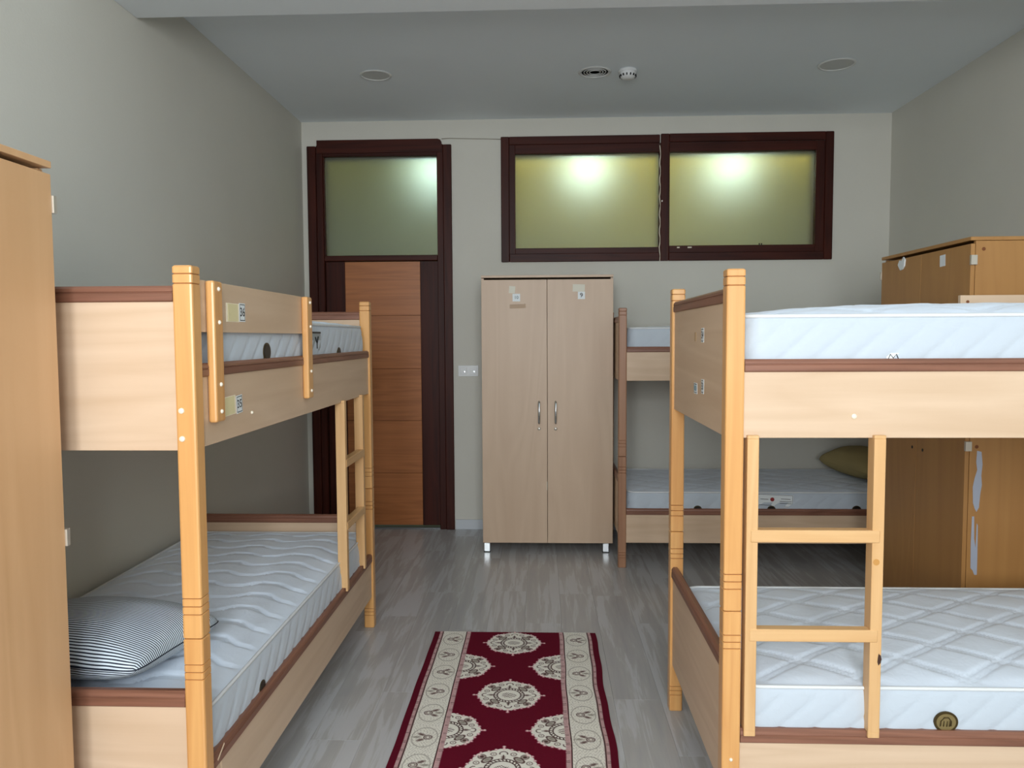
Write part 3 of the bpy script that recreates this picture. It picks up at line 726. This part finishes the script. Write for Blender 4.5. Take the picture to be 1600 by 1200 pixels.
# rear bunk
BBc = (BB[0]+L/2, BB[1]+W/2)
t, sb = mattress('mattress', 1.90, MW, .190, .016, 'diamond', 'plain white mattress on the lower rear bunk, printed label on its edge', ((BBc[0], BBc[1], .298), 0), seed=5, res=.014)
for X, r_ in ((1.0, .024), (1.47, .024), (2.008, .026)): medallion(sb, (X-BBc[0], -MW/2-.0125, .083), (0, -1, 0), (1, 0, 0), r_, False)
q = sticker('printed_label', sb, (1.49-BBc[0], -MW/2-.0125, .140), (1, 0, 0), (0, -1, 0), .235, .082, M['paper'], border=True, rot=-.045)
F = (0, -1, 0)
lathe('emblem', [(0, 0), (.013, 0), (.013, .0012), (0, .0012)], 20, M['red_ink'], q, '-y', (1.475-BBc[0], -MW/2-.0130, .148))
for (x, z, w_) in ((1.425, .150, .05), (1.56, .150, .06), (1.56, .134, .075), (1.43, .112, .08), (1.56, .122, .075)):
    sticker('text_line', q, (x-BBc[0], -MW/2-.0136, z), (1, 0, 0), F, w_, .003, M['ink'], rot=-.045)
t, sb = mattress('mattress', 1.90, MW, .190, .014, 'diamond', 'plain white mattress on the upper rear bunk, partly behind the front bunk', ((BBc[0], BBc[1], 1.358), 0), seed=6, res=.014)

# ------------------------------------------------------------------ pillows
def pillow(name, lx, ly, th, mat, label, loc, rot, stripe=True, seam=True, droop=.0):
    t = empty(name, loc); t.rotation_euler = rot; tag(t, label, 'pillow')
    n1, n2 = 64, 56
    S, T = np.meshgrid(np.linspace(-1, 1, n1+1), np.linspace(-1, 1, n2+1), indexing='ij')
    pinch = 1-.05*(1-T**2)*np.abs(S)**3-.06*(S*T)**6; pinch2 = 1-.04*(1-S**2)*np.abs(T)**3-.07*(S*T)**6
    x = S*lx/2*pinch; y = T*ly/2*pinch2
    prof = (np.maximum(0, 1-np.abs(S)**2.8)**.52)*(np.maximum(0, 1-np.abs(T)**2.8)**.46)
    wr = .006*np.sin(S*9+T*4)*np.abs(S)**2+.005*np.sin(T*11-S*3)*np.abs(T)**2
    zt = th*.55*prof*(1+.05*np.sin(S*3+1))+wr*prof; zb = -th*.45*prof
    vt = np.stack([x, y, zt], -1).reshape(-1, 3); vb = np.stack([x, y, zb], -1).reshape(-1, 3)
    i1 = np.arange((n1+1)*(n2+1)).reshape(n1+1, n2+1); nn = (n1+1)*(n2+1)
    ft = np.stack([i1[:-1, :-1], i1[1:, :-1], i1[1:, 1:], i1[:-1, 1:]], -1).reshape(-1, 4)
    vals = np.concatenate([vt, vb]); fs = ft.tolist()+(ft[:, ::-1]+nn).tolist()
    me = bpy.data.meshes.new('cover'); me.from_pydata(vals.tolist(), [], fs)
    # arc length across the pillow for the stripes
    dy = np.diff(y, axis=1); dz = np.diff(zt, axis=1); v = np.concatenate([np.zeros((n1+1, 1)), np.cumsum(np.sqrt(dy**2+dz**2), axis=1)], 1)
    v = v/np.maximum(v[:, -1:], 1e-6)*v[n1//2, -1]
    ul = me.uv_layers.new(name='uv'); vv = np.concatenate([v.reshape(-1), -v.reshape(-1)]); uu = np.concatenate([x.reshape(-1), x.reshape(-1)])
    li = np.array([l.vertex_index for l in me.loops]); ul.data.foreach_set('uv', np.stack([uu[li], vv[li]], -1).reshape(-1).astype('f'))
    bm = bmesh.new(); bm.from_mesh(me); bmesh.ops.remove_doubles(bm, verts=bm.verts, dist=1e-5); bmesh.ops.recalc_face_normals(bm, faces=bm.faces); bm.to_mesh(me); bm.free()
    o = link('cover', me, mat, t); smooth(o)
    per = [(x[i, 0], y[i, 0], 0) for i in range(n1)]+[(x[-1, j], y[-1, j], 0) for j in range(n2)]+[(x[i, -1], y[i, -1], 0) for i in range(n1, 0, -1)]+[(x[0, j], y[0, j], 0) for j in range(n2, 0, -1)]
    tube('seam', per, .0018, mat, t, 6, True)
    return t
pillow('pillow', .62, .44, .165, M['stripes'], 'navy and white striped pillow on the lower left bunk', (-1.355, 2.225, .600), (math.radians(-2), math.radians(0), math.radians(-8)))
pillow('pillow', .36, .64, .19, M['pillow_beige'], 'olive beige pillow in the shade on the lower rear bunk', (2.25, 5.47, .600), (0, math.radians(-4), math.radians(9)))

# ------------------------------------------------------------------ rug
def rug():
    x0, x1, y1, y0 = -.5456, .2632, 3.8255, 1.45
    wd, ln = x1-x0, y1-y0; res = .0022
    nx, ny = int(wd/res), int(ln/res)
    U, V = np.meshgrid(np.linspace(0, wd, nx+1), np.linspace(0, ln, ny+1), indexing='ij')   # V = distance from the far end
    red = np.array([100, 8, 34.]); cream = np.array([236, 232, 220.]); pink = np.array([214, 176, 174.]); dark = np.array([62, 34, 32.]); grey = np.array([134, 126, 114.]); pearl = np.array([246, 214, 210.])
    col = np.zeros(U.shape+(3,)); col[:] = red
    rn = np.random.RandomState(3)
    def mixin(mask, c, a=1.0):
        mk = np.clip(mask, 0, 1)[..., None]*a; col[:] = col*(1-mk)+c*mk
    def ell(cu, cv, ru, rv, ang=0):
        du, dv = U-cu, V-cv; c, s = math.cos(ang), math.sin(ang); a = du*c+dv*s; b = -du*s+dv*c
        return np.sqrt((a/ru)**2+(b/rv)**2)
    def line(d, w): return np.clip(1.5-np.abs(d)/w, 0, 1)
    R = .120
    def local(cu, cv, rad, fn):
        i0, i1 = max(0, int((cu-rad)/res)), min(nx+1, int((cu+rad)/res)+2); j0, j1 = max(0, int((cv-rad)/res)), min(ny+1, int((cv+rad)/res)+2)
        if i0 >= i1 or j0 >= j1: return
        fn(slice(i0, i1), slice(j0, j1))
    def medal(cu, cv):
        def fn(si, sj):
            u, v = U[si, sj]-cu, V[si, sj]-cv; r = np.hypot(u, v); th = np.arctan2(v, u); c = col[si, sj]
            def mx(mask, cc, a=1.0):
                mk = np.clip(mask, 0, 1)[..., None]*a; c[:] = c*(1-mk)+cc*mk
            edge = R*(1.03+.035*np.cos(8*th))+.007*np.abs(np.sin(14*th))
            mx((edge-r)/.003, cream)
            # pearls round the edge
            for k in range(28):
                a = 2*PI*k/28; rr = R*(1.03+.035*math.cos(8*a))+.005
                mx(1.5-np.hypot(u-rr*math.cos(a), v-rr*math.sin(a))/.0055, pearl)
            for k in range(4):
                a = PI/2*k; mx(1.6-np.hypot(u-(R+.026)*math.cos(a), v-(R+.026)*math.sin(a))/.0055, pearl)
                mx(line(np.abs(-u*math.sin(a)+v*math.cos(a)), .0018)*((u*math.cos(a)+v*math.sin(a) > R) & (u*math.cos(a)+v*math.sin(a) < R+.026)), pearl)
            for k in range(4):        # dark berries on the diagonals, leaf shapes beside
                a = PI/4+PI/2*k
                mx(1.5-np.hypot(u-.108*math.cos(a), v-.108*math.sin(a))/.009, dark, .9)
                mx(line(np.hypot(u-.108*math.cos(a), v-.108*math.sin(a))-.014, .0022), dark, .7)
                mx(1.5-np.hypot(u-.124*math.cos(a), v-.124*math.sin(a))/.006, pearl)
                for d_ in (0,):
                    a1, b1 = u*math.cos(a)+v*math.sin(a)-.080, -u*math.sin(a)+v*math.cos(a); e_ = np.sqrt((a1/.012)**2+(b1/.022)**2)
                    mx(1.5-e_*1.3, grey, .8); mx(line(e_-1, .18), dark, .85)
                for s_ in (-1, 1):
                    a2 = a+s_*.42; e_ = np.hypot(u-.100*math.cos(a2), v-.100*math.sin(a2)); mx(line(e_-.010, .002), dark, .6); mx(1.2-e_/.004, dark, .6)
            for k in range(4):
                a = PI/2*k; p = u*math.cos(a)+v*math.sin(a); q_ = -u*math.sin(a)+v*math.cos(a)
                mx(line(q_, .0018)*((p > .062) & (p < .092)), dark)
                mx(line(np.hypot(p-.098, q_)-.014, .0022)*(p > .094), dark, .85)
                mx(1.5-np.sqrt(((p-.074)/.011)**2+(q_/.008)**2)*1.2, dark, .6)
            mx(line(r-.063, .0022), dark); mx(line(r-.049, .0022), dark)
            ro = ((r > .051) & (r < .061)) & (np.abs(((th+r*9)/(2*PI/26)) % 1-.5) < .2); mx(ro*1.0, dark, .9)
            rs = np.sin(u*480)*np.sin(v*420+np.abs(u)*260); lim = np.sqrt((u/.030)**2+(v/.022)**2) < 1
            mx((lim & (rs > .1))*1.0, dark, .75)
        local(cu, cv, .16, fn)
    mid = wd/2
    for k in range(5): medal(mid, .1395+.552*k)
    for k in range(5):
        for c_ in (.178, wd-.178): medal(c_, .410+.572*k)
    # borders drawn over the half medallions
    def band(a, b): return (np.clip((U-a)/.0015+.5, 0, 1)*np.clip((b-U)/.0015+.5, 0, 1))
    for mir in (0, 1):
        def bb_(a, b): return band(a, b) if not mir else band(wd-b, wd-a)
        mixin(bb_(0, .027), red*.93)
        mixin(bb_(.027, .046), pink); mixin(bb_(.027, .038)*(np.abs((V/.0085) % 1-.5) < .16), dark, .9); mixin(bb_(.040, .046), dark); mixin(bb_(.046, .160), cream)
        mixin(bb_(.160, .165), dark); mixin(bb_(.165, .183), pink); mixin(bb_(.168, .183)*(np.abs((V/.0085) % 1-.5) < .16), dark, .9)
        nz = np.sin(U*260+3*np.sin(V*61))*np.sin(V*150+2.5*np.sin(U*170)); mixin(bb_(.048, .158)*(np.abs(nz) < .10), grey, .45)
        k = 0; v = .10
        while v < ln:
            cu = .103 if not mir else wd-.103
            def fn(si, sj, cu=cu, v=v, k=k):
                c = col[si, sj]; du, dv = U[si, sj]-cu, V[si, sj]-v; s_ = 1 if k % 2 else -1
                def mx(mask, cc, a=1.0):
                    mk = np.clip(mask, 0, 1)[..., None]*a; c[:] = c*(1-mk)+cc*mk
                e_ = np.hypot(du-s_*.012, dv); mx(1.3-e_/.016, cream); mx(line(e_-.015, .0022), dark, .8); mx(line(e_-.008, .0022), dark, .6)
                for (a, b, an) in ((-.014, -.020, .5), (-.014, .020, -.5), (-.030, 0, 0)):
                    x_, y_ = du-s_*a, dv-b; ca, sa = math.cos(an*s_), math.sin(an*s_); p, q_ = x_*ca+y_*sa, -x_*sa+y_*ca
                    e2 = np.sqrt((p/.018)**2+(q_/.009)**2); mx((1.4-e2*1.2), grey if b == 0 else dark, .75)
                big = np.sqrt((du/.048)**2+(dv/.070)**2); mx(line(big-1, .04), grey, .55)
            local(cu, v, .09, fn); v += .188 if 0 else .094*2; k += 1
    col_l = col/255.0; col_l = np.where(col_l <= .04045, col_l/12.92, ((col_l+.055)/1.055)**2.4)
    hgt = .0065 + .0012*(col.mean(-1) > 100) + rn.uniform(-.0003, .0003, U.shape)
    xx = x0+U; yy = y1-V
    ed = .0035*np.sin(V*7.3)+.002*np.sin(V*19); xx = xx+ed*np.where(U > wd/2, 1, .3)*np.abs(2*U/wd-1)
    vt = np.stack([xx, yy, hgt], -1).reshape(-1, 3); idx = np.arange(vt.shape[0]).reshape(nx+1, ny+1)
    f = np.stack([idx[:-1, :-1], idx[:-1, 1:], idx[1:, 1:], idx[1:, :-1]], -1).reshape(-1, 4)
    loop = np.concatenate([idx[:-1, 0], idx[-1, :-1], idx[::-1, -1][:-1], idx[0, ::-1][:-1]])
    lowv = vt[loop].copy(); lowv[:, 2] = .0005; K = len(loop); nb = vt.shape[0]; j = np.arange(K); j2 = (j+1) % K
    f2 = np.stack([loop[j2], loop[j], nb+j, nb+j2], -1)
    allv = np.concatenate([vt, lowv]); allf = np.concatenate([f, f2])
    me = bpy.data.meshes.new('runner_rug')
    me.vertices.add(len(allv)); me.vertices.foreach_set('co', allv.astype('f').reshape(-1))
    me.loops.add(len(allf)*4); me.loops.foreach_set('vertex_index', allf.astype('i').reshape(-1)[:])
    me.polygons.add(len(allf)); me.polygons.foreach_set('loop_start', np.arange(0, len(allf)*4, 4, dtype='i'))
    try: me.polygons.foreach_set('loop_total', np.full(len(allf), 4, dtype='i'))
    except Exception: pass
    me.update(calc_edges=True); me.validate()
    at = me.color_attributes.new('pile_colour', 'FLOAT_COLOR', 'POINT')
    cc = np.ones((len(allv), 4), 'f'); cc[:nb, :3] = col_l.reshape(-1, 3); cc[nb:, :3] = (.05, .005, .01); at.data.foreach_set('color', cc.reshape(-1))
    q = NT('woven_rug'); q.b.inputs['Roughness'].default_value = .95; q.b.inputs['Specular IOR Level'].default_value = .15
    an = q.n('ShaderNodeAttribute', attribute_name='pile_colour'); q.l(an.outputs['Color'], q.b.inputs['Base Color'])
    tc = q.n('ShaderNodeTexCoord'); n = q.n('ShaderNodeTexNoise', Scale=500.0, Detail=2.0); q.l(tc.outputs['Object'], n.inputs['Vector'])
    bp = q.n('ShaderNodeBump', Strength=.4, Distance=.002); q.l(n.outputs['Fac'], bp.inputs['Height']); q.l(bp.outputs[0], q.b.inputs['Normal'])
    o = link('runner_rug', me, q.m)
    tag(o, 'burgundy runner rug with cream medallions and flowered borders on the floor', 'rug')
rug()
